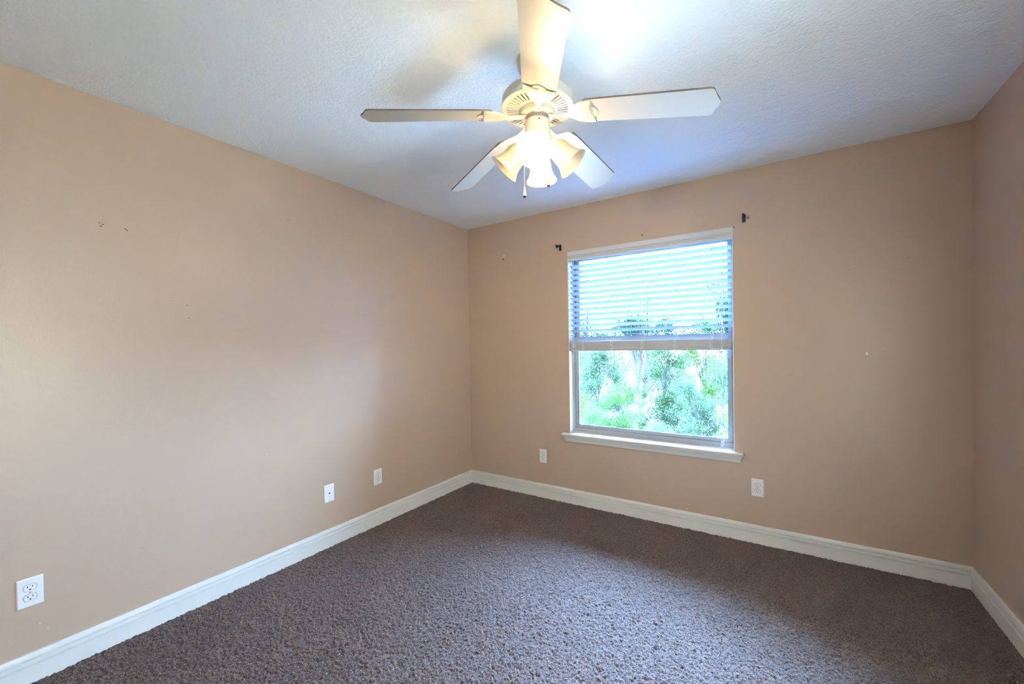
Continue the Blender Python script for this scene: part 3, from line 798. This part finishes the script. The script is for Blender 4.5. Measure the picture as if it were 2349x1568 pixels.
def plant(name, loc, height, width, n, size, mat, label, cat, seed, trunk=0.05, crown=0.15, group=None, lean=0.0):
    rng = np.random.default_rng(seed)
    root = tag(empty(name, loc), label, cat, group)
    nb = 34
    blobs = []
    z0 = height * crown
    for k in range(nb):
        a = rng.random() * 2 * PI; zz = z0 + (height - z0) * rng.random()
        env = math.sin(PI * min(1, max(0.32, (zz - z0) / (height - z0) * 0.8 + 0.15))) ** 0.7
        r = width / 2 * env * rng.random() ** 0.5 * 0.80
        br = width * (0.10 + 0.12 * rng.random())
        blobs.append((r * math.cos(a) + lean * zz, r * math.sin(a), zz, br, br, br * 0.75))
    me = leaf_mesh('foliage', blobs, n, size, rng, mat)
    o = bpy.data.objects.new('foliage', me); col.objects.link(o); o.parent = root
    b = MB()
    pts = [(lean * height * t + 0.03 * height * math.sin(3 * t + seed), 0.03 * height * math.cos(4 * t + seed), height * 0.9 * t) for t in [i / 7 for i in range(8)]]
    b.tube(pts, [trunk * (1 - 0.8 * i / 7) for i in range(8)], 8)
    for q in blobs:
        q = [float(c) for c in q]; zz = max(0.05 * height, q[2] * 0.6); i = int(min(7, zz / (height * 0.9) * 7)); p = Vector(pts[i]); e = Vector(q[:3])
        mid = (p + e) / 2 + Vector((float(rng.normal()) * .1, float(rng.normal()) * .1, .1)) * width * 0.2
        b.tube([p, mid, e], [trunk * .35, trunk * .22, trunk * .08], 6)
        for _ in range(2):
            e2 = e + Vector(rng.normal(size=3).tolist()) * q[3] * 0.4
            b.tube([mid, (mid + e2) / 2 + Vector(rng.normal(size=3).tolist()) * 0.05, e2], [trunk * .15, trunk * .1, trunk * .04], 4)
    b.build('trunk' if name == 'tree' else 'stems', M['pale_bark' if lean else 'bark'], root, recalc=False)
    return root

G = -2.8
SH = [  # x, y, height, width, leaves, size, material, label
    (-1.75, 7.0, 2.30, 1.8, 15000, .032, 'leaf_a', 'bright green shrub outside, at the lower left corner of the window view'),
    (0.05, 7.1, 2.10, 1.8, 15000, .032, 'leaf_b', 'low grey green shrub outside, at the bottom middle of the window view'),
    (1.75, 7.0, 2.55, 1.7, 15000, .032, 'leaf_c', 'yellow green shrub outside, at the lower right corner of the window view'),
    (-3.95, 9.8, 3.20, 2.0, 15000, .038, 'leaf_c', 'pale yellow green shrub outside, at the left edge behind the bright green shrub'),
    (-1.75, 9.8, 2.95, 2.1, 16000, .038, 'leaf_a', 'green shrub outside, left of the middle in the clear pane'),
    (0.40, 9.8, 3.10, 2.1, 16000, .038, 'leaf_b', 'pale grey green shrub outside, right of the middle in the clear pane'),
    (2.50, 9.8, 3.80, 1.9, 13000, .038, 'leaf_c', 'tall yellow green shrub outside, along the right edge of the window view'),
    (-6.20, 13.0, 4.1, 2.3, 12000, .044, 'leaf_a', 'green shrub outside, farthest left just below the blind'),
    (-3.85, 13.0, 3.8, 2.3, 15000, .044, 'leaf_b', 'grey green shrub outside, left of the pale leaning trunk'),
    (-1.20, 13.0, 3.95, 2.5, 16000, .044, 'leaf_d', 'darkest shrub outside, right of the pale leaning trunk'),
    (1.30, 13.0, 4.2, 2.4, 15000, .044, 'leaf_b', 'grey green shrub outside, upper right of the clear pane'),
]
for i, (x, y, h, w, n_, sz, mt_, lab) in enumerate(SH):
    plant('shrub', (x, y, G), h, w, n_, sz, M[mt_], lab, 'shrub', 20 + i, 0.045, 0.1, 'shrubs outside the window')
TR = [
    (-6.4, 16.6, 5.2, 2.8, 13000, .055, 'leaf_b', 'low grey green tree outside, low at the left behind the bottom slats', .06, .10, 0.0),
    (-3.05, 16.6, 5.4, 2.4, 7000, .055, 'leaf_b', 'slim tree outside with a pale leaning trunk seen just below the blind', .12, .66, -0.10),
    (-0.4, 16.6, 5.2, 2.8, 13000, .055, 'leaf_a', 'low green tree outside, low behind the right half of the bottom slats', .06, .10, 0.0),
    (-9.3, 20.8, 6.2, 3.2, 11000, .06, 'leaf_a', 'leafy green tree outside, behind the left end of the blind slats', .08, .10, 0.0),
    (-6.0, 20.8, 5.8, 3.2, 13000, .06, 'leaf_c', 'yellow green tree outside, left of the middle behind the slats', .08, .10, 0.0),
    (-2.7, 20.8, 6.1, 3.2, 13000, .06, 'leaf_b', 'grey green tree outside, right of the middle behind the slats', .08, .10, 0.0),
    (0.6, 20.8, 6.4, 3.2, 11000, .06, 'leaf_d', 'dark tree outside, behind the right end of the blind slats', .08, .10, 0.0),
    (-10.6, 27.0, 8.2, 4.6, 10000, .07, 'leaf_b', 'tall thin leaved tree outside, farthest left behind the blind', .12, .08, 0.0),
    (-5.9, 27.0, 8.6, 4.6, 9000, .07, 'leaf_b', 'tall sparse tree outside, between the two other far trees', .12, .08, 0.0),
    (-1.0, 29.5, 9.6, 4.6, 9000, .07, 'leaf_d', 'tallest sparse tree outside, reaching high behind the right slats', .12, .08, 0.0),
]
for i, (x, y, h, w, n_, sz, mt_, lab, tr_, cr, ln) in enumerate(TR):
    plant('tree', (x, y, G), h, w, n_, sz, M[mt_], lab, 'tree', 60 + i, tr_, cr, 'trees outside the window', ln)
